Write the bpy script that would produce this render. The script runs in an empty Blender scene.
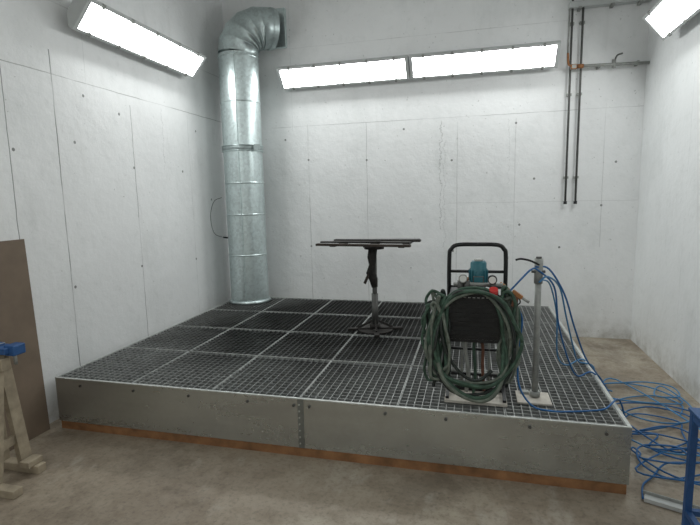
import bpy, bmesh, math, random
from mathutils import Vector, Matrix, noise
random.seed(7)
scene=bpy.context.scene
scene.view_settings.view_transform='Standard'
scene.view_settings.look='None'
W,D=4.652,5.669
FRONT=-2.6; CEIL=4.15
PX0,PX1,PY0,PY1,PH=0.14,3.80,2.65,5.48,0.379

# ---------------------------------------------------------------- materials
def srgb(r,g,b):
    def c(v):
        v/=255.
        return v/12.92 if v<=.04045 else ((v+.055)/1.055)**2.4
    return (c(r),c(g),c(b),1)
BW=[(0,0,0,1),(1,1,1,1)]
class NT:
    def __init__(s,name):
        s.m=bpy.data.materials.new(name); s.m.use_nodes=True
        s.t=s.m.node_tree; s.b=s.t.nodes['Principled BSDF']
    def n(s,typ,**k):
        x=s.t.nodes.new(typ)
        for a,v in k.items(): setattr(x,a,v)
        return x
    def l(s,a,b): s.t.links.new(a,b)
    def coords(s): return s.n('ShaderNodeTexCoord').outputs['Object']
    def noise(s,scale,detail=4,rough=.5,co=None,stretch=None):
        x=s.n('ShaderNodeTexNoise'); x.inputs['Scale'].default_value=scale
        x.inputs['Detail'].default_value=detail; x.inputs['Roughness'].default_value=rough
        c=co or s.coords()
        if stretch:
            mp=s.n('ShaderNodeMapping'); mp.inputs['Scale'].default_value=stretch
            s.l(c,mp.inputs[0]); c=mp.outputs[0]
        s.l(c,x.inputs['Vector']); return x.outputs['Fac']
    def ramp(s,fac,stops):
        x=s.n('ShaderNodeValToRGB'); e=x.color_ramp.elements
        while len(e)<len(stops): e.new(.5)
        for i,(p,c) in enumerate(stops): e[i].position=p; e[i].color=c
        s.l(fac,x.inputs[0]); return x.outputs[0]
    def step(s,fac,a,b): return s.ramp(fac,[(a,BW[0]),(b,BW[1])])
    def math(s,op,a,b=None,c=None):
        x=s.n('ShaderNodeMath',operation=op)
        for i,v in enumerate((a,b,c)):
            if v is None: continue
            if isinstance(v,(int,float)): x.inputs[i].default_value=v
            else: s.l(v,x.inputs[i])
        return x.outputs[0]
    def mix(s,fac,a,b,mode='MIX'):
        x=s.n('ShaderNodeMix',data_type='RGBA',blend_type=mode)
        for i,v in ((0,fac),(6,a),(7,b)):
            if isinstance(v,(int,float)): x.inputs[i].default_value=v
            elif isinstance(v,tuple): x.inputs[i].default_value=v
            else: s.l(v,x.inputs[i])
        return x.outputs[2]
    def bump(s,h,strength=.2,dist=.01):
        x=s.n('ShaderNodeBump'); x.inputs['Strength'].default_value=strength
        x.inputs['Distance'].default_value=dist
        s.l(h,x.inputs['Height']); s.l(x.outputs[0],s.b.inputs['Normal'])
def mat(name,rgb,rough=.6,metal=0,var=.15,scale=12,bump=0.0):
    m=NT(name); c=srgb(*rgb)
    d=tuple(v*(1-var) for v in c[:3])+(1,); e=tuple(min(1,v*(1+var)) for v in c[:3])+(1,)
    f=m.noise(scale,5,.6)
    m.l(m.ramp(f,[(.3,d),(.7,e)]),m.b.inputs['Base Color'])
    m.b.inputs['Roughness'].default_value=rough; m.b.inputs['Metallic'].default_value=metal
    if bump: m.bump(f,bump)
    return m.m

def wall_mat(name,axis,vlines,hlines,holes,base=(242,243,243),cracks=()):
    m=NT(name); co=m.coords()
    sep=m.n('ShaderNodeSeparateXYZ'); m.l(co,sep.inputs[0])
    h=sep.outputs[axis]; z=sep.outputs[2]
    wob=m.math('MULTIPLY',m.math('SUBTRACT',m.noise(3,3,.6,co),.5),.02)
    hw=m.math('ADD',h,wob); zw=m.math('ADD',z,wob)
    mask=None
    def addm(v):
        nonlocal mask
        mask=v if mask is None else m.math('MAXIMUM',mask,v)
    for p,w,a,z0,z1 in vlines:
        line=m.math('LESS_THAN',m.math('ABSOLUTE',m.math('SUBTRACT',hw,p)),w)
        rng=m.math('MULTIPLY',m.math('GREATER_THAN',z,z0),m.math('LESS_THAN',z,z1))
        addm(m.math('MULTIPLY',m.math('MULTIPLY',line,rng),a))
    for p,w,a,h0,h1 in hlines:
        line=m.math('LESS_THAN',m.math('ABSOLUTE',m.math('SUBTRACT',zw,p)),w)
        rng=m.math('MULTIPLY',m.math('GREATER_THAN',h,h0),m.math('LESS_THAN',h,h1))
        addm(m.math('MULTIPLY',m.math('MULTIPLY',line,rng),a))
    brk=m.ramp(m.noise(1.7,3,.6,co),[(.42,(.35,.35,.35,1)),(.55,(1,1,1,1))])
    if mask is not None: mask=m.math('MULTIPLY',mask,brk)
    wild=m.math('MULTIPLY',m.math('SUBTRACT',m.noise(7,6,.75,co),.5),.16)
    hc=m.math('ADD',h,wild)
    for p,w,a,z0,z1 in cracks:
        line=m.math('LESS_THAN',m.math('ABSOLUTE',m.math('SUBTRACT',hc,p)),w)
        rng=m.math('MULTIPLY',m.math('GREATER_THAN',z,z0),m.math('LESS_THAN',z,z1))
        addm(m.math('MULTIPLY',m.math('MULTIPLY',line,rng),a))
    for (hx,hz) in holes:
        dx=m.math('SUBTRACT',h,hx); dz=m.math('SUBTRACT',z,hz)
        dd=m.math('ADD',m.math('MULTIPLY',dx,dx),m.math('MULTIPLY',dz,dz))
        addm(m.math('MULTIPLY',m.math('LESS_THAN',dd,.0120**2),.85))
    big=m.noise(.9,4,.6,co); fine=m.noise(9,6,.7,co); drip=m.noise(6,4,.6,co,(1,1,.12)); smear=m.noise(1.6,6,.7,co,(1,1,.6))
    c=srgb(*base); c2=tuple(v*.93 for v in c[:3])+(1,)
    col=m.ramp(big,[(.35,c2),(.65,c)])
    col=m.mix(m.math('MULTIPLY',m.step(smear,.5,.72),.38),col,srgb(208,211,210))
    col=m.mix(m.math('MULTIPLY',m.step(fine,.55,.8),.3),col,srgb(192,195,193))
    col=m.mix(m.math('MULTIPLY',m.step(drip,.6,.85),.35),col,srgb(192,193,189))
    col=m.mix(m.math('MULTIPLY',m.step(m.noise(26,3,.6,co),.70,.73),.5),col,srgb(150,152,148))
    low=m.math('SUBTRACT',1,m.math('MULTIPLY',z,4)); low=m.math('MAXIMUM',low,0)
    low=m.math('MULTIPLY',low,m.step(m.noise(6,5,.7,co),.4,.7))
    col=m.mix(m.math('MULTIPLY',low,.7),col,srgb(150,145,132))
    if mask is not None: col=m.mix(mask,col,srgb(100,102,100))
    m.l(col,m.b.inputs['Base Color']); m.b.inputs['Roughness'].default_value=.5
    hgt=m.math('ADD',m.math('MULTIPLY',m.noise(14,6,.65,co),.6),m.math('MULTIPLY',m.noise(2.5,3,.5,co),.8))
    m.bump(hgt,.40,.02)
    return m.m

def floor_mat():
    m=NT('concrete_floor'); co=m.coords()
    a=m.noise(.8,5,.62,co); b=m.noise(4,7,.72,co); c=m.noise(38,4,.7,co); d=m.noise(2.1,5,.7,co,(1,.5,1)); e=m.noise(1.3,6,.75,co)
    col=m.ramp(a,[(.3,srgb(134,121,105)),(.5,srgb(156,144,127)),(.7,srgb(178,168,151))])
    col=m.mix(m.math('MULTIPLY',m.step(b,.45,.72),.6),col,srgb(100,87,73))
    col=m.mix(m.math('MULTIPLY',m.step(e,.52,.6),.35),col,srgb(92,80,67))
    col=m.mix(m.math('MULTIPLY',m.step(d,.56,.64),.4),col,srgb(192,185,172))
    col=m.mix(m.math('MULTIPLY',m.step(c,.5,.72),.5),col,srgb(84,75,64))
    m.l(col,m.b.inputs['Base Color'])
    m.l(m.ramp(b,[(.3,(.35,.35,.35,1)),(.7,(.75,.75,.75,1))]),m.b.inputs['Roughness'])
    m.bump(m.math('ADD',b,m.math('MULTIPLY',c,.4)),.3,.01)
    return m.m

def galv(name,rgb,rough=.38,metal=.75,st=(1,1,1),s=5,var=.14,span=.35,bump=0):
    m=NT(name); co=m.coords()
    v=m.n('ShaderNodeTexVoronoi'); v.inputs['Scale'].default_value=38; m.l(co,v.inputs['Vector'])
    bw=m.n('ShaderNodeRGBToBW'); m.l(v.outputs['Color'],bw.inputs[0])
    nz=m.noise(s,5,.65,co,st)
    f=m.math('ADD',m.math('MULTIPLY',bw.outputs[0],span),m.math('MULTIPLY',nz,1-span))
    c=srgb(*rgb)
    m.l(m.ramp(f,[(.3,tuple(x*(1-var) for x in c[:3])+(1,)),(.62,tuple(min(1,x*(1+var)) for x in c[:3])+(1,))]),m.b.inputs['Base Color'])
    m.b.inputs['Metallic'].default_value=metal
    m.l(m.ramp(f,[(.3,(rough,)*3+(1,)),(.7,(rough+.12,)*3+(1,))]),m.b.inputs['Roughness'])
    if bump: m.bump(m.noise(1.5,2,.5,co),bump,.03)
    return m.m

def grating_mat():
    m=NT('stained_grating_steel'); co=m.coords()
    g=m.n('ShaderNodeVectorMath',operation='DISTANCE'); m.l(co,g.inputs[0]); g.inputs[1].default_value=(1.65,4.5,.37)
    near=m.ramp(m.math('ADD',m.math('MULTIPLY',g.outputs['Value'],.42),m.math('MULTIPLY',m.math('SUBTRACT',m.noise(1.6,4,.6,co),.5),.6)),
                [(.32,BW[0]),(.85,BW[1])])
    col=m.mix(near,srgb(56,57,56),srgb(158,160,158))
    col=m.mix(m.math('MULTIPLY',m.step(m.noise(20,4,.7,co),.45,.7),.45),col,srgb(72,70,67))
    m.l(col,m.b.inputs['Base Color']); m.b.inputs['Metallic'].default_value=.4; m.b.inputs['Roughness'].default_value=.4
    return m.m

def emit(name,strength,rgb=(1,1,1)):
    m=NT(name); co=m.coords()
    f=m.noise(60,2,.5,co)
    c=m.ramp(f,[(.3,(rgb[0]*.9,rgb[1]*.9,rgb[2]*.9,1)),(.7,rgb+(1,))])
    m.l(c,m.b.inputs['Emission Color']); m.b.inputs['Emission Strength'].default_value=strength
    m.b.inputs['Base Color'].default_value=(.9,.9,.9,1)
    return m.m

M={}
M['galv']=galv('galvanised_duct',(198,210,210),.28,.72,(1,1,.25),4)
M['galvdark']=galv('galvanised_band',(150,160,160),.4,.7)
M['skirt']=galv('galvanised_skirt_sheet',(188,191,188),.22,.88,(.15,1,1.5),2.5,.10,.10,.25)
M['skirt2']=galv('galvanised_joint_strip',(134,138,136),.30,.8,(1,1,1),6,.12,.2)
M['grate']=grating_mat()
M['edge']=galv('grating_frame_steel',(168,170,168),.45,.35,(1,1,1),6,.3)
M['lip']=galv('folded_sheet_lip',(196,199,196),.35,.5,(1,1,1),6,.12)
M['pit']=mat('dark_pit_filter',(30,30,30),.95,0,.5,9)
M['wood']=mat('aged_plank_wood',(140,100,66),.8,0,.4,9,.2)
M['pale_wood']=mat('grey_trestle_wood',(158,146,126),.8,0,.25,14,.2)
M['board']=mat('brown_hardboard',(120,105,90),.75,0,.12,5)
M['black']=mat('black_painted_steel',(28,29,30),.4,.2,.3,20)
M['rust']=mat('dark_rusty_steel',(44,41,39),.75,.2,.45,25,.3)
M['rustl']=mat('brown_rust',(64,56,50),.8,.1,.4,30,.3)
M['rusth']=mat('rusty_hose_fitting',(104,70,54),.8,.1,.4,30,.3)
M['teal']=mat('teal_enamel',(46,108,120),.4,.1,.15,18)
M['blue']=mat('blue_hose_rubber',(34,98,156),.4,0,.2,20)
M['blue2']=mat('light_blue_hose',(72,134,182),.4,0,.2,20)
M['bluemetal']=mat('blue_painted_metal',(46,86,138),.5,.1,.2,15)
M['hose']=mat('dirty_green_hose',(60,84,70),.7,0,.5,30,.1)
M['hose2']=mat('dirty_grey_hose',(104,112,102),.7,0,.4,30,.1)
M['hose3']=mat('dark_hose',(36,43,40),.6,0,.4,30)
M['red']=mat('red_plastic',(190,40,36),.4,0,.1,20)
M['orange']=mat('orange_brass',(160,110,70),.45,.4,.2,20)
M['white']=mat('white_enamel',(226,226,222),.45,0,.04,6)
M['grey']=mat('grey_cast_metal',(156,158,154),.5,.3,.2,20)
M['plate']=mat('pale_dusty_plate',(200,194,184),.7,.1,.15,18)
M['hole']=mat('dark_steel_pipe',(92,92,90),.5,.4,.2,12)
M['lampbody']=mat('lamp_body_grey',(196,199,198),.4,.1,.06,8)
M['diff']=emit('lit_diffuser',18.0,(.97,1.0,.99))
M['diff_fill']=emit('added_fill_diffuser',12.0,(.97,1.0,.99))  # glow for the unseen lamps added as fill light
M['ceil']=mat('painted_ceiling',(232,233,232),.8,0,.04,3)
M['floor']=floor_mat()

# ---------------------------------------------------------------- mesh builder
class MB:
    def __init__(s,name,parent=None):
        s.name=name; s.bm=bmesh.new(); s.mats=[]; s.parent=parent
    def mi(s,k):
        if k not in s.mats: s.mats.append(k)
        return s.mats.index(k)
    def box(s,lo,hi,m,rot=None,bevel=0):
        i=s.mi(m); c=[(a+b)/2 for a,b in zip(lo,hi)]; d=[abs(b-a) for a,b in zip(lo,hi)]
        mt=Matrix.Translation(c)@(rot.to_4x4() if rot else Matrix.Identity(4))@Matrix.Diagonal((*d,1))
        r=bmesh.ops.create_cube(s.bm,size=1,matrix=mt)
        fs={f for v in r['verts'] for f in v.link_faces}
        if bevel:
            es={e for f in fs for e in f.edges}
            rb=bmesh.ops.bevel(s.bm,geom=list(es),offset=bevel,segments=2,affect='EDGES',profile=.5)
            fs=set(rb['faces'])|{f for f in fs if f.is_valid}
        for f in fs: f.material_index=i
    def beam(s,a,b,w,h,m,upv=(0,0,1)):
        a=Vector(a);b=Vector(b);d=(b-a);L=d.length;z=d.normalized()
        u=Vector(upv)
        if abs(u.dot(z))>.95: u=Vector((1,0,0))
        x=u.cross(z).normalized(); y=z.cross(x)
        R=Matrix((x,y,z)).transposed()
        i=s.mi(m)
        mt=Matrix.Translation((a+b)/2)@R.to_4x4()@Matrix.Diagonal((w,h,L,1))
        r=bmesh.ops.create_cube(s.bm,size=1,matrix=mt)
        for f in {f for v in r['verts'] for f in v.link_faces}: f.material_index=i
    def rings(s,pts,rads,m,n=16,caps=True,smooth=True):
        i=s.mi(m); P=[Vector(p) for p in pts]
        tang=[]
        for k in range(len(P)):
            a=P[max(k-1,0)];b=P[min(k+1,len(P)-1)]
            t=(b-a); tang.append(t.normalized() if t.length>1e-9 else (tang[-1] if tang else Vector((0,0,1))))
        t0=tang[0]; u=Vector((0,0,1)) if abs(t0.z)<.9 else Vector((1,0,0))
        u=(u-t0*u.dot(t0)).normalized()
        prev=None; allr=[]
        for p,r,t in zip(P,rads,tang):
            u=(u-t*u.dot(t))
            if u.length<1e-6: u=Vector((0,1,0))
            u.normalize(); w=t.cross(u)
            ring=[s.bm.verts.new(p+(u*math.cos(2*math.pi*k/n)+w*math.sin(2*math.pi*k/n))*r) for k in range(n)]
            if prev:
                for k in range(n):
                    f=s.bm.faces.new((prev[k],prev[(k+1)%n],ring[(k+1)%n],ring[k])); f.material_index=i; f.smooth=smooth
            prev=ring; allr.append(ring)
        if caps:
            f=s.bm.faces.new(list(reversed(allr[0]))); f.material_index=i
            f=s.bm.faces.new(allr[-1]); f.material_index=i
    def cyl(s,a,b,r,m,n=20,r2=None,caps=True):
        s.rings([a,b],[r,r if r2 is None else r2],m,n,caps)
    def tube(s,pts,r,m,n=8,res=6,closed=False):
        P=[Vector(p) for p in pts]
        out=[]
        Q=[P[-1]]+P+[P[0],P[1]] if closed else [P[0]*2-P[1]]+P+[P[-1]*2-P[-2]]
        cnt=len(P) if closed else len(P)-1
        for k in range(cnt):
            a,b,c,d=Q[k],Q[k+1],Q[k+2],Q[k+3]
            for j in range(res):
                t=j/res
                out.append(.5*((2*b)+(c-a)*t+(2*a-5*b+4*c-d)*t*t+(3*b-a-3*c+d)*t**3))
        out.append(P[0] if closed else P[-1])
        s.rings(out,[r]*len(out),m,n)
    def quad(s,ps,m):
        f=s.bm.faces.new([s.bm.verts.new(p) for p in ps]); f.material_index=s.mi(m)
    def done(s):
        me=bpy.data.meshes.new(s.name); bmesh.ops.recalc_face_normals(s.bm,faces=s.bm.faces)
        s.bm.to_mesh(me); s.bm.free()
        for k in s.mats: me.materials.append(M[k] if isinstance(k,str) else k)
        o=bpy.data.objects.new(s.name,me); scene.collection.objects.link(o)
        if s.parent: o.parent=s.parent
        return o
def empty(name,loc=(0,0,0)):
    e=bpy.data.objects.new(name,None); e.empty_display_size=.1; scene.collection.objects.link(e); return e

# ---------------------------------------------------------------- room shell
M['wl']=wall_mat('wall_left_paint',1,
   [(2.62,.0035,.75,0,2.53),(3.02,.0045,.85,0,2.7),(3.85,.0035,.65,0,2.45),(4.75,.003,.3,0,2.5),(1.5,.003,.5,0,2.5),(3.35,.002,.25,2.5,3.1)],
   [(2.53,.0035,.55,-2,5.6),(3.05,.004,.3,-2,5.6)],
   [(2.65,1.96),(3.31,2.43),(3.18,2.06),(3.84,1.9),(3.84,1.0),(4.6,1.9),(3.05,.95),(4.9,2.35),(3.7,2.35),(4.75,.95),(2.65,1.0),(5.15,1.6)],
   cracks=[(4.3,.003,.3,1.9,2.5)])
M['wb']=wall_mat('wall_back_paint',0,
   [(1.04,.003,.55,0,2.47),(1.76,.003,.45,0,2.45),(2.80,.003,.4,0,2.4),(3.42,.003,.3,0,2.4),(4.3,.003,.3,1.0,2.5),(.85,.003,.3,2.4,4)],
   [(2.45,.0035,.4,.6,4.65),(1.5,.003,.18,2.7,4.65),(3.35,.003,.3,.8,3.9)],
   [(1.04,2.05),(1.76,2.02),(2.74,1.98),(3.42,2.35),(1.04,1.0),(1.78,.95),(2.76,.95),(3.48,1.25),(3.9,1.0),(4.42,1.9),(2.2,2.35),(.75,2.3),(4.3,1.45),(3.62,1.75)],
   cracks=[(2.62,.004,.35,1.2,2.42),(2.66,.003,.25,1.0,2.2),(3.35,.0025,.22,1.7,2.4)])
M['wr']=wall_mat('wall_right_paint',1,[(4.5,.002,.2,0,2.5)],[],[],(243,245,245))
def slab(name,lo,hi,m):
    b=MB(name); b.box(lo,hi,m); return b.done()
T=.15
slab('floor',(-T,FRONT-T,-.15),(W+T,D+T,0),'floor')
slab('ceiling',(-T,FRONT-T,CEIL),(W+T,D+T,CEIL+.15),'ceil')
slab('wall_left',(-T,FRONT-T,0),(0,D+T,CEIL),'wl')
slab('wall_back',(0,D,0),(W,D+T,CEIL),'wb')
slab('wall_right',(W,FRONT-T,0),(W+T,D+T,CEIL),'wr')
slab('wall_front',(0,FRONT-T,0),(W,FRONT,CEIL),'wr')

# ---------------------------------------------------------------- grated platform
plat=empty('grated_floor_platform')
b=MB('base_planks',plat)
ww=.045
b.box((PX0+.008,PY0+.006,0),(PX1-.008,PY0+.006+ww,.064),'wood')
b.box((PX0+.008,PY0+.06,0),(PX0+.055,PY1,.060),'wood')
b.box((PX1-.055,PY0+.06,0),(PX1-.008,PY1,.060),'wood')
b.box((PX0+.05,PY1-.05,0),(PX1-.05,PY1,.060),'wood')
b.done()
b=MB('skirt_sheets',plat)
sx=1.985
t=.004; zb=.060
b.box((PX0,PY0,zb),(sx-.03,PY0+t,PH-.002),'skirt')
b.box((sx-.03,PY0-.003,zb),(sx+.008,PY0+t,PH-.002),'skirt2')
b.box((sx+.008,PY0,zb),(PX1,PY0+t,PH-.002),'skirt')
b.box((PX0,PY0+t,zb),(PX0+t,PY1,PH-.002),'skirt')
b.box((PX1-t,PY0+t,zb),(PX1,PY1,PH-.002),'skirt')
b.box((PX0,PY1-t,zb),(PX1,PY1,PH-.002),'skirt')
b.box((PX0,PY0-.003,PH-.003),(PX1,PY0+.010,PH+.003),'lip')
b.box((PX0,PY0+.010,PH-.006),(PX0+.012,PY1,PH+.003),'lip')
b.box((PX1-.020,PY0+.010,PH-.006),(PX1,PY1,PH+.003),'lip')
b.box((PX0+.012,PY1-.02,PH-.006),(PX1-.020,PY1,PH+.003),'lip')
b.done()
b=MB('skirt_bolts',plat)
for x in (.35,.78,1.2,1.62,1.93,2.03,2.5,2.85,3.3,3.68):
    b.cyl((x,PY0-.008,PH-.045),(x,PY0,PH-.045),.009,'hole',10)
for k in range(7):
    b.cyl((1.966,PY0-.009,.09+k*.042),(1.966,PY0,.09+k*.042),.005,'lip',8)
b.done()
b=MB('pit_filter_mat',plat)
b.box((PX0+.05,PY0+.06,.08),(PX1-.05,PY1-.05,.20),'pit')
b.done()
b=MB('grating_bars',plat)
nx,ny=6,4
gx0,gx1,gy0,gy1=PX0+.014,PX1-.022,PY0+.012,PY1-.022
pw=(gx1-gx0)/nx; pd=(gy1-gy0)/ny
zt=PH; hb=.026
for i in range(nx):
    for j in range(ny):
        x0=gx0+i*pw+.002;x1=gx0+(i+1)*pw-.002;y0=gy0+j*pd+.002;y1=gy0+(j+1)*pd-.002
        dz=random.uniform(-.001,.0015)
        for lo,hi in (((x0,y0),(x1,y0+.004)),((x0,y1-.004),(x1,y1)),((x0,y0),(x0+.004,y1)),((x1-.004,y0),(x1,y1))):
            b.box((*lo,zt-hb),(*hi,zt+.002+dz),'edge')
        ncx=13; ncy=15
        for k in range(1,ncx):
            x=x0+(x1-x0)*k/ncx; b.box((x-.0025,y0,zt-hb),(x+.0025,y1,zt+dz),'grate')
        for k in range(1,ncy):
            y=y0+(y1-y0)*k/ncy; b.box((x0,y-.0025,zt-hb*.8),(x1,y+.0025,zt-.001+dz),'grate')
b.done()
b=MB('support_beams',plat)
for i in range(1,nx): 
    x=gx0+i*pw; b.box((x-.02,gy0,.20),(x+.02,gy1,zt-hb-.002),'black')
for j in range(1,ny):
    y=gy0+j*pd; b.box((gx0,y-.02,.205),(gx1,y+.02,zt-hb-.003),'black')
b.done()

# ---------------------------------------------------------------- ventilation duct
duct=empty('ventilation_duct')
dx,dy,dr=.385,5.25,.222
b=MB('duct_pipe',duct)
z0=PH+.004; zE=3.20
b.rings([(dx,dy,z0),(dx,dy,zE)],[dr,dr],'galv',40,caps=False)
b.rings([(dx,dy,z0),(dx,dy,z0+.03)],[dr+.03,dr+.012],'galv',40)
def band(z,h=.02,e=.006,m='galv'):
    b.rings([(dx,dy,z-h/2),(dx,dy,z-h/4),(dx,dy,z+h/4),(dx,dy,z+h/2)],[dr,dr+e,dr+e,dr],m,40,caps=False)
for z in (.95,1.42,1.78,2.68,3.17): band(z)
band(2.17,.07,.012,'galvdark')
band(2.14,.012,.018); band(2.20,.012,.018)
b.box((dx+dr-.01,dy-.16,2.14),(dx+dr+.05,dy-.12,2.2),'galvdark')
b.box((dx+.05,dy-dr-.004,z0+.03),(dx+.056,dy-dr+.01,zE),'galv')
dirv=Vector((.74,.673,0)).normalized(); br=.34
pts=[];rad=[]
C0=Vector((dx,dy,zE))
ng=5
def arc(a): return C0+dirv*(br*(1-math.cos(a)))+Vector((0,0,br*math.sin(a)))
for k in range(ng+1):
    a=math.pi/2*k/ng
    if k in(0,ng): pts.append(arc(a)); rad.append(dr)
    else:
        p=arc(a); tg=(arc(a+.01)-arc(a-.01)).normalized()
        pts+= [p-tg*.012,p-tg*.006,p+tg*.006,p+tg*.012]; rad+=[dr,dr+.007,dr+.007,dr]
end=pts[-1]
pts.append(end+dirv*.09); rad.append(dr)
b.rings(pts,rad,'galv',40,caps=False,smooth=True)
b.rings([end+dirv*.03,end+dirv*.06],[dr+.008,dr+.008],'galv',40,caps=False)
b.done()
b=MB('wall_collar',duct)
b.box((.46,D-.05,3.36),(.82,D-.001,3.80),'galv',bevel=.006)
b.done()
b=MB('signal_cable',duct)
b.tube([(.16,5.1,1.62),(.12,5.0,1.58),(.08,4.98,1.45),(.07,5.0,1.3),(.10,5.02,1.2),(.17,5.08,1.16)],.0035,'hole',6)
b.cyl((dx-dr+.02,dy-.1,1.15),(dx-dr-.01,dy-.15,1.16),.010,'black')
b.done()

# ---------------------------------------------------------------- lamps
def lamp(name,p_lo,p_hi,along0,along1,wallaxis,nseg,glow='diff'):
    e=empty(name)
    def P(dist,z,s):
        if wallaxis=='L': return Vector((dist,s,z))
        if wallaxis=='R': return Vector((W-dist,s,z))
        if wallaxis=='B': return Vector((s,D-dist,z))
        if wallaxis=='F': return Vector((s,FRONT+dist,z))
    lo=Vector(p_lo);hi=Vector(p_hi);ax=(hi-lo).normalized();wd=(hi-lo).length
    nrm=Vector((ax.y,-ax.x))
    if nrm.y>0: nrm=-nrm
    def Q(a,o,s):
        v=lo+ax*a+nrm*o; return P(v.x,v.y,s)
    seg=(along1-along0)/nseg
    for k in range(nseg):
        s0=along0+k*seg+.006; s1=along0+(k+1)*seg-.006
        b=MB('housing',e)
        prof=[(0,0),(wd,0),(wd,-.035),(wd*.72,-.10),(wd*.28,-.10),(0,-.035)]
        r0=[b.bm.verts.new(Q(a,o,s0)) for a,o in prof]; r1=[b.bm.verts.new(Q(a,o,s1)) for a,o in prof]
        i=b.mi('lampbody')
        for j in range(1,6):
            f=b.bm.faces.new((r0[j],r0[(j+1)%6],r1[(j+1)%6],r1[j])); f.material_index=i
        b.bm.faces.new(r0); b.bm.faces.new(list(reversed(r1)))
        rim=.022
        def bar(a0,a1,t0,t1,mt='lampbody',o0=-.001,o1=.012):
            vs=[Q(a,o,t) for t in (t0,t1) for o in (o0,o1) for a in (a0,a1)]
            bv=[b.bm.verts.new(v) for v in vs]
            for q in ((0,1,3,2),(4,5,7,6),(0,1,5,4),(2,3,7,6),(0,2,6,4),(1,3,7,5)):
                f=b.bm.faces.new([bv[x] for x in q]); f.material_index=b.mi(mt)
        bar(0,rim,s0,s1); bar(wd-rim,wd,s0,s1); bar(rim,wd-rim,s0,s0+.035); bar(rim,wd-rim,s1-.035,s1)
        for q in range(5):
            s=s0+.15+(s1-s0-.3)*q/4
            bar(-.006,.03,s-.012,s+.012,'grey',0,.018); bar(wd-.03,wd+.006,s-.012,s+.012,'grey',0,.018)
        b.done()
        b=MB('diffuser',e)
        b.quad([Q(rim,.004,s0+.035),Q(wd-rim,.004,s0+.035),Q(wd-rim,.004,s1-.035),Q(rim,.004,s1-.035)],glow)
        b.done()
        b=MB('wall_bracket',e)
        for s in (s0+.3,s1-.3):
            c=Q(wd*.5,-.10,s); w_=P(0,c.z,s)
            b.beam(c,w_,.03,.03,'lampbody')
        b.done()
    return e
lo=(.10,2.87);hi=(.27,3.07)
lamp('added_fill_lamp',lo,hi,3.14,4.75,'L',1)
lamp('added_fill_lamp',lo,hi,.77,3.81,'B',2)
lamp('added_fill_lamp',lo,hi,3.30,4.90,'R',1)
lamp('added_fill_lamp',lo,hi,-.6,1.0,'L',1,'diff_fill')  # unseen lamp beside the camera, added as fill light
lamp('added_fill_lamp',lo,hi,-.6,1.0,'R',1,'diff_fill')  # same added fill on the right, out of view
lamp('added_fill_lamp',lo,hi,.8,3.8,'F',2,'diff_fill')  # unseen pair behind the camera, added to light the platform front

# ---------------------------------------------------------------- pipes on the back wall
b=MB('wall_conduit_pipes')
for x,zt_ in ((3.935,4.1),(4.035,4.1)):
    b.cyl((x,D-.05,1.48),(x,D-.05,zt_),.011,'hole',10)
    b.cyl((x,D-.05,1.47),(x,D-.05,1.50),.018,'black',10)
    for z in (1.75,2.6,3.3):
        b.box((x-.022,D-.05,z-.012),(x+.022,D,z+.012),'grey')
b.done()
b=MB('wall_compressed_air_pipe')
b.cyl((3.97,D-.10,2.865),(W-.005,D-.10,2.845),.016,'grey',10)
b.tube([(3.97,D-.10,2.865),(3.93,D-.11,2.87),(3.905,D-.11,2.90),(3.90,D-.1,3.0)],.011,'orange',8)
b.cyl((3.90,D-.1,2.98),(3.90,D-.1,3.43),.009,'grey',8)
b.cyl((3.99,D-.10,2.865),(4.05,D-.10,2.863),.022,'orange',10)
b.box((3.93,D-.13,2.835),(3.985,D-.07,2.885),'orange',bevel=.008)
b.cyl((4.33,D-.10,2.82),(4.33,D-.10,2.90),.02,'grey',10)
b.tube([(4.33,D-.10,2.86),(4.35,D-.12,2.93),(4.40,D-.12,2.95)],.008,'hole',6)
for x in (4.2,4.55): b.box((x-.01,D-.10,2.84),(x+.01,D-.001,2.875),'grey')
b.done()
b=MB('cable_tray')
b.box((3.90,D-.09,3.44),(W-.001,D-.001,3.50),'lampbody',bevel=.004)
for x in (4.0,4.3,4.55): b.box((x-.015,D-.10,3.42),(x+.015,D-.001,3.44),'grey')
b.done()

# ---------------------------------------------------------------- rusty work table on pedestal
tab=empty('pedestal_work_table')
tx,ty=2.125,4.24; zt2=1.18
b=MB('table_top_bars',tab)
b.beam((1.63,4.10,zt2),(2.48,4.02,zt2),.05,.02,'rustl')
b.beam((1.72,4.52,zt2),(2.50,4.56,zt2),.05,.02,'rust')
b.beam((1.78,4.08,zt2-.012),(1.84,4.55,zt2-.012),.05,.012,'rust')
b.beam((2.40,4.02,zt2-.012),(2.42,4.58,zt2-.012),.05,.012,'rust')
b.beam((2.10,4.03,zt2-.012),(2.14,4.58,zt2-.012),.06,.012,'rust')
b.beam((1.74,4.24,zt2+.012),(2.46,4.18,zt2+.012),.09,.014,'rust')
b.beam((1.72,4.38,zt2+.014),(2.53,4.34,zt2+.014),.07,.018,'rust')
b.beam((1.66,4.13,zt2+.02),(2.2,4.16,zt2+.02),.05,.012,'rust')
b.done()
b=MB('pedestal',tab)
b.cyl((tx,ty,zt2-.02),(tx,ty,zt2-.05),.09,'rust',20)
b.cyl((tx,ty,.40),(tx,ty,zt2-.05),.022,'hole',16)
b.cyl((tx,ty,.40),(tx,ty,.72),.030,'hole',16)
b.rings([(tx-.01,ty-.01,zt2-.05),(tx-.02,ty-.01,zt2-.13),(tx-.015,ty,zt2-.2),(tx-.03,ty-.01,zt2-.27),(tx-.01,ty,zt2-.33),(tx,ty,zt2-.40)],[.04,.042,.034,.046,.04,.028],'rust',10)
b.beam((tx-.03,ty-.03,zt2-.24),(tx-.08,ty-.06,zt2-.36),.02,.02,'rustl')
b.cyl((tx,ty,.40),(tx,ty,.44),.05,'rust',16)
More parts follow.
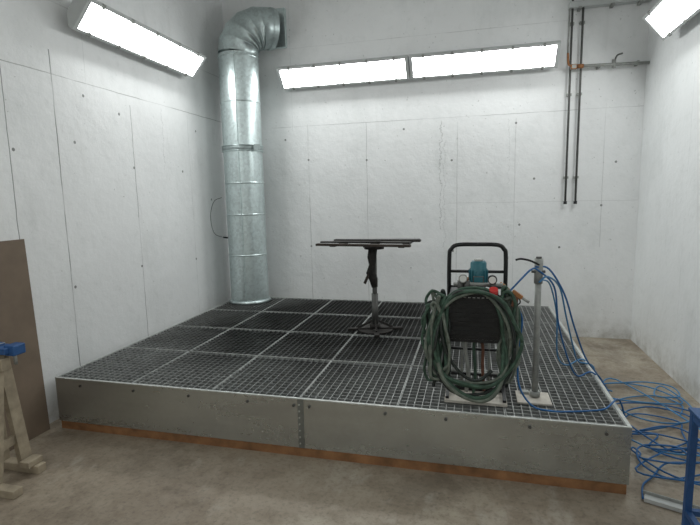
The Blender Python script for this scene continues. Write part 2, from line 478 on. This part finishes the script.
for a in (15,105,195,285):
    c,s=math.cos(math.radians(a)),math.sin(math.radians(a))
    b.beam((tx,ty,.395),(tx+.25*c,ty+.25*s,.393),.045,.018,'rust')
    b.beam((tx+.02*c,ty+.02*s,.47),(tx+.16*c,ty+.16*s,.405),.012,.02,'rust',(c,s,0))
b.cyl((tx,ty,PH+.003),(tx,ty,PH+.014),.16,'rust',24)
b.done()

# ---------------------------------------------------------------- paint pump on hand truck
cart=empty('paint_pump_hand_truck')
xl,xr,cy=2.85,3.175,2.95
b=MB('tube_frame',cart)
fr=[(xl,cy,.43)]
fr+= [(xl,cy,z) for z in (.6,.9,1.22)]
fr+= [(xl+.012,cy,1.275),(xl+.05,cy,1.30),(3.01,cy,1.303),(xr-.05,cy,1.30),(xr-.012,cy,1.275)]
fr+= [(xr,cy,z) for z in (1.22,.9,.6,.43)]
b.tube(fr,.0125,'black',10)
for z in (.50,.66,1.045,1.14): b.cyl((xl,cy,z),(xr,cy,z),.009,'black',8)
for x in (xl,xr):
    b.tube([(x,cy,.75),(x,cy+.07,.62),(x,cy+.09,.49)],.009,'black',8)
    b.beam((x,cy,.44),(x,2.78,.41),.02,.015,'black')
for x in (2.93,3.09): b.cyl((x,cy,.43),(x,cy,.80),.008,'grey',8)
b.done()
b=MB('toe_plate',cart)
b.box((xl-.015,2.765,PH+.004),(xr+.015,2.96,PH+.022),'plate',bevel=.003)
b.box((xl-.005,2.93,PH+.022),(xr+.005,2.945,PH+.05),'black')
b.done()
b=MB('wheels',cart)
for x in (xl-.02,xr+.02):
    b.rings([(x-.018,cy+.12,.465),(x-.014,cy+.12,.465),(x+.014,cy+.12,.465),(x+.018,cy+.12,.465)],[.062,.08,.08,.062],'hose3',24)
    b.cyl((x-.022,cy+.12,.465),(x+.022,cy+.12,.465),.035,'grey',16)
b.cyl((xl-.02,cy+.12,.465),(xr+.02,cy+.12,.465),.01,'grey',10)
b.done()
b=MB('perforated_guard',cart)
gx0_,gx1_,gz0,gz1=xl+.012,xr-.045,.775,1.035
n1=11;n2=10;yf=2.735
for k in range(n1+1):
    x=gx0_+(gx1_-gx0_)*k/n1; w=.0052 if 0<k<n1 else .008
    b.box((x-w,yf,gz0),(x+w,yf+.002,gz1),'black')
for k in range(n2+1):
    z=gz0+(gz1-gz0)*k/n2; w=.0052 if 0<k<n2 else .008
    b.box((gx0_-.008,yf-.001,z-w),(gx1_+.008,yf+.003,z+w),'black')
b.box((gx0_,yf+.0035,gz0+.005),(gx1_,yf+.19,gz1-.01),'white',bevel=.003)
b.box((gx0_,yf,gz1),(gx1_,cy+.03,gz1+.01),'black')
b.done()
b=MB('pump_motor',cart)
mx,my=3.02,2.90
b.rings([(mx,my,1.05),(mx,my,1.065),(mx,my,1.07),(mx,my,1.165),(mx,my,1.17),(mx,my,1.20),(mx,my,1.212)],[.044,.044,.050,.050,.046,.046,.036],'teal',24)
for k in range(14):
    a=2*math.pi*k/14; c,s=math.cos(a),math.sin(a)
    b.beam((mx+.051*c,my+.051*s,1.075),(mx+.051*c,my+.051*s,1.16),.004,.010,'teal',(c,s,0))
b.cyl((mx,my,1.20),(mx,my,1.222),.028,'grey',20)
b.box((mx-.03,my-.072,1.09),(mx+.03,my-.042,1.13),'hole',bevel=.005)
b.cyl((mx,my,1.0),(mx,my,1.05),.065,'grey',20)
b.done()
b=MB('pump_fittings',cart)
fy=2.80
b.cyl((xl+.03,fy+.02,1.085),(xr-.02,fy+.02,1.085),.011,'grey',10)
for x in (2.92,2.955,3.10):
    b.cyl((x,fy,1.045),(x,fy,1.11),.017,'hole',12)
    b.cyl((x,fy,1.11),(x,fy,1.13),.010,'orange',10)
b.cyl((2.935,fy,1.125),(2.935,fy-.03,1.125),.024,'grey',16); b.cyl((2.935,fy-.03,1.125),(2.935,fy-.032,1.125),.019,'white',16)
b.cyl((3.095,fy,1.12),(3.095,fy-.025,1.12),.026,'black',16); b.cyl((3.095,fy-.025,1.12),(3.095,fy-.028,1.12),.020,'white',16)
b.cyl((3.10,fy-.07,1.04),(3.10,fy-.09,1.08),.024,'red',14); b.cyl((3.10,fy-.07,1.01),(3.10,fy-.075,1.04),.014,'orange',12)
b.cyl((3.0,fy-.02,1.065),(3.0,fy-.04,1.065),.020,'grey',12)
b.tube([(3.14,2.85,1.09),(3.17,2.84,1.07),(3.20,2.84,1.03),(3.19,2.84,.97)],.010,'orange',8)
b.tube([(3.03,2.82,.78),(3.05,2.81,.72),(3.05,2.81,.6),(3.06,2.83,.45)],.009,'rusth',8)
b.tube([(2.96,2.84,.80),(2.95,2.83,.7),(2.97,2.83,.55),(2.96,2.85,.43)],.012,'grey',8)
b.tube([(3.01,2.86,.80),(3.0,2.84,.7),(3.01,2.84,.55),(3.0,2.86,.41)],.009,'hose',8)
b.done()
b=MB('spray_gun',cart)
b.beam((3.20,2.73,1.07),(3.25,2.72,1.035),.022,.02,'orange')
b.beam((3.22,2.725,1.05),(3.205,2.72,.985),.018,.026,'rusth')
b.cyl((3.25,2.72,1.035),(3.285,2.715,1.012),.008,'grey',8)
b.tube([(3.23,2.72,1.04),(3.24,2.72,1.01),(3.22,2.72,.99)],.004,'black',6)
b.done()
b=MB('hose_coil',cart)
rh=random.Random(21)
def bight(xa,xb,ztop,zbot,y,r,m):
    p=[]
    n=14
    for q in range(n):
        th=2*math.pi*q/n
        cx_=(xa+xb)/2; ax=(xb-xa)/2; cz=(ztop+zbot)/2; az=(ztop-zbot)/2
        ct,s_=math.cos(th),math.sin(th)
        sag=.02*math.sin(2*th+y*90)
        p.append((cx_+ax*math.copysign(abs(ct)**.75,ct)+rh.uniform(-.014,.014)+sag, y+rh.uniform(-.015,.015), cz+az*s_+rh.uniform(-.014,.014)))
    b.tube(p,r,m,8,5,True)
cols=('hose','hose','hose2','hose3','hose','hose2')
for k in range(5):
    bight(2.765+rh.uniform(-.02,.02),3.195+rh.uniform(-.02,.03),1.06+rh.uniform(-.01,.025),.50+rh.uniform(-.03,.07),2.705-.008*k,rh.choice((.0085,.0095,.0105)),cols[k])
for k in range(12):
    xa=2.735+rh.uniform(-.01,.04); bight(xa,xa+rh.uniform(.07,.125),1.04+rh.uniform(-.07,.03),.53+rh.uniform(-.06,.08),2.77-.008*k+rh.uniform(-.01,.01),rh.choice((.0085,.0095,.0105)),rh.choice(cols))
for k in range(7):
    xa=3.145+rh.uniform(-.01,.02); bight(xa,xa+rh.uniform(.05,.09),1.05+rh.uniform(-.06,.03),.55+rh.uniform(-.05,.09),2.77-.008*k,rh.choice((.0085,.0095)),rh.choice(cols))
b.tube([(2.80,2.68,.66),(2.84,2.66,.56),(2.93,2.66,.48),(3.05,2.66,.455),(3.13,2.67,.52),(3.17,2.71,.66),(3.18,2.73,.85)],.012,'hose2',8)
b.tube([(2.79,2.70,.80),(2.82,2.68,.62),(2.89,2.67,.52),(3.0,2.66,.47),(3.10,2.67,.50),(3.15,2.69,.60),(3.16,2.73,.8)],.011,'hose',8)
b.tube([(2.82,2.70,1.0),(2.82,2.68,.86),(2.85,2.68,.72),(2.93,2.68,.60),(3.02,2.69,.56),(3.1,2.70,.62)],.0095,'hose3',8)
b.done()

# ---------------------------------------------------------------- hose stand
st=empty('hose_support_stand')
b=MB('stand_post',st)
px,py=3.355,2.93
b.cyl((px,py,PH+.02),(px,py,1.20),.018,'grey',16)
b.cyl((px,py,1.08),(px,py,1.225),.024,'grey',16)
b.cyl((px,py,1.225),(px,py,1.235),.016,'hole',12)
b.cyl((px-.04,py-.01,1.15),(px+.035,py-.01,1.15),.008,'hole',10)
b.tube([(px,py-.02,1.19),(px-.05,py-.03,1.215),(px-.10,py-.03,1.225),(px-.13,py-.03,1.218)],.006,'black',8)
b.cyl((px,py,PH+.02),(px,py,PH+.05),.03,'grey',16)
b.done()
b=MB('stand_base_plate',st)
b.box((px-.105,py-.10,PH+.004),(px+.085,py+.075,PH+.016),'plate',bevel=.003)
b.box((px-.08,py+.02,PH+.016),(px-.03,py+.06,PH+.03),'grey')
b.done()

# ---------------------------------------------------------------- blue air hoses
b=MB('blue_air_hoses')
r=.0055
def floorloops(cx,cy,n,rmin,rmax,z0=.012,seed=0):
    rr=random.Random(seed); p=[]
    ccx,ccy=cx,cy
    for k in range(n):
        R=rr.uniform(rmin,rmax); e=rr.uniform(.5,1.6); o=rr.uniform(0,6)
        for q in range(7):
            th=o+2*math.pi*q/7.5
            x=ccx+R*math.cos(th)+rr.uniform(-.05,.05); y=ccy+R*e*math.sin(th)+rr.uniform(-.05,.05)
            x=min(max(x,PX1+.03+rr.uniform(0,.08)),W-.04-rr.uniform(0,.1))
            p.append((x,y,z0+.006*k+rr.uniform(0,.008)))
        ccx+=rr.uniform(-.12,.12); ccy+=rr.uniform(-.25,.25)
    return p
E=PX1
b.tube([(px-.02,py-.03,1.18),(px+.06,py+.02,1.16),(px+.16,py+.1,1.0),(px+.24,py+.2,.78),(px+.33,py+.3,.56),(E-.02,py+.42,.42),(E+.06,py+.52,.30),(E+.14,py+.55,.1)]+floorloops(4.2,3.45,3,.16,.34,.012,1),r,'blue',7)
b.tube([(px+.0,py-.03,1.09),(px+.05,py+.0,1.12),(px+.15,py+.2,1.02),(px+.22,py+.35,.8),(px+.30,py+.5,.55),(E-.08,py+.65,.41),(E+.03,py+.7,.36),(E+.10,py+.7,.15)]+floorloops(4.22,3.7,3,.12,.36,.02,2),r,'blue2',7)
b.tube([(3.17,2.80,1.03),(3.25,2.82,1.12),(3.31,2.87,1.17),(3.35,2.89,1.16),(3.45,2.98,1.05),(3.5,3.1,.8),(3.58,3.2,.55),(3.66,3.3,.405),(E-.03,3.4,.40),(E+.07,3.4,.28),(E+.14,3.3,.06)]+floorloops(4.25,3.2,2,.12,.30,.015,3),r,'blue',7)
b.tube([(3.20,2.82,1.0),(3.26,2.81,.9),(3.245,2.80,.7),(3.25,2.78,.52),(3.32,2.76,.41),(3.42,2.74,.395),(3.52,2.76,.392),(3.62,2.79,.392),(3.72,2.84,.392),(E+.02,2.98,.395),(E+.08,3.05,.25),(E+.12,3.1,.05)]+floorloops(4.1,3.1,2,.12,.24,.03,4),r,'blue',7)
b.tube([(px+.01,py+.01,1.1),(px+.1,py+.25,1.03),(px+.17,py+.4,.8),(px+.2,py+.5,.5),(px+.28,py+.6,.395),(E-.03,py+.75,.395),(E+.08,py+.8,.25),(E+.15,py+.9,.03),(4.2,4.0,.012),(4.4,4.05,.012),(4.5,3.9,.012),(4.42,3.7,.02)],r*.9,'blue2',7)
b.tube([(4.6,3.05,.012),(4.5,2.95,.012),(4.35,2.98,.012),(4.2,2.9,.012),(4.05,2.85,.012),(3.95,2.95,.03),(4.0,3.15,.03),(4.2,3.2,.03),(4.4,3.1,.03),(4.5,3.25,.03)],r,'blue',7)
b.tube([(3.86,2.62,.012),(3.9,2.75,.012),(3.98,2.85,.012),(4.1,3.0,.02),(4.3,3.05,.02),(4.45,3.2,.02),(4.5,3.4,.02)],r,'blue',7)
b.done()
b=MB('metal_floor_profile')
b.beam((3.87,2.63,.012),(4.35,2.44,.012),.05,.02,'lampbody')
b.beam((3.87,2.655,.028),(4.35,2.465,.028),.006,.02,'grey')
b.done()

# ---------------------------------------------------------------- leaning board
b=MB('leaning_hardboard_sheet')
v=[(.075,1.35,0),(.075,2.625,0),(.012,2.645,1.36),(.012,1.35,1.36)]
i=b.mi('board')
f1=[b.bm.verts.new(p) for p in v]; f2=[b.bm.verts.new((p[0]-.010,p[1],p[2])) for p in v]
b.bm.faces.new(f1);b.bm.faces.new(list(reversed(f2)))
for k in range(4): b.bm.faces.new((f1[k],f1[(k+1)%4],f2[(k+1)%4],f2[k]))
b.done()

# ---------------------------------------------------------------- trestle with blue clamp
tr=empty('wooden_trestle')
b=MB('trestle_frame',tr)
b.box((.10,2.13,0),(.50,2.19,.05),'pale_wood',bevel=.004)
b.box((.16,1.90,0),(.58,1.96,.045),'pale_wood',bevel=.004)
b.beam((.38,2.16,.05),(.36,2.10,.755),.07,.035,'pale_wood',(1,0,0))
b.beam((.42,1.93,.045),(.38,2.06,.755),.07,.035,'pale_wood',(1,0,0))
b.beam((.22,2.16,.05),(.28,2.10,.60),.05,.03,'pale_wood',(1,0,0))
b.box((.12,2.05,.66),(.42,2.11,.73),'pale_wood',bevel=.004)
b.beam((.36,2.15,.22),(.40,1.94,.22),.025,.05,'pale_wood')
b.box((.40,2.10,.05),(.47,2.20,.085),'pale_wood',bevel=.003)
b.done()
b=MB('blue_clamp_head',tr)
b.box((.05,2.06,.755),(.44,2.16,.79),'bluemetal',bevel=.004)
b.box((.40,2.09,.74),(.47,2.17,.80),'bluemetal',bevel=.006)
b.box((.30,2.08,.79),(.36,2.14,.805),'grey',bevel=.003)
b.cyl((.43,2.13,.68),(.43,2.13,.76),.010,'grey',10)
b.done()

# ---------------------------------------------------------------- blue steel stool / bench at right
b=MB('blue_steel_bench')
X0,X1,Y0,Y1,H=3.925,4.40,1.85,2.28,.645
for x in (X0,X1):
    for y in (Y0,Y1): b.box((x-.014,y-.014,0),(x+.014,y+.014,H),'bluemetal',bevel=.003)
for z in (H-.02,.18):
    b.box((X0,Y0-.012,z-.012),(X1,Y0+.012,z+.012),'bluemetal');b.box((X0,Y1-.012,z-.012),(X1,Y1+.012,z+.012),'bluemetal')
    b.box((X0-.012,Y0,z-.012),(X0+.012,Y1,z+.012),'bluemetal');b.box((X1-.012,Y0,z-.012),(X1+.012,Y1,z+.012),'bluemetal')
b.box((X0-.02,Y0-.02,H),(X1+.02,Y1+.02,H+.015),'bluemetal',bevel=.004)
b.done()

# ---------------------------------------------------------------- world + camera
w=bpy.data.worlds.new('World'); scene.world=w; w.use_nodes=True
w.node_tree.nodes['Background'].inputs[0].default_value=(.6,.65,.7,1)
w.node_tree.nodes['Background'].inputs[1].default_value=.3
yaw,pit,rol,f=.2520,.1357,.0218,483.33
fw=Vector((-math.sin(yaw)*math.cos(pit),math.cos(yaw)*math.cos(pit),-math.sin(pit)))
rt=Vector((math.cos(yaw),math.sin(yaw),0)); up=rt.cross(fw)
cr,sr=math.cos(rol),math.sin(rol)
R=rt*cr-up*sr; U=up*cr+rt*sr
cam=bpy.data.cameras.new('camera'); co=bpy.data.objects.new('camera',cam); scene.collection.objects.link(co)
cam.sensor_fit='HORIZONTAL'; cam.sensor_width=36; cam.lens=36*f/700
cam.clip_start=.05
mt=Matrix((R,U,-fw)).transposed().to_4x4(); mt.translation=Vector((2.9899,0,1.6))
co.matrix_world=mt
scene.camera=co
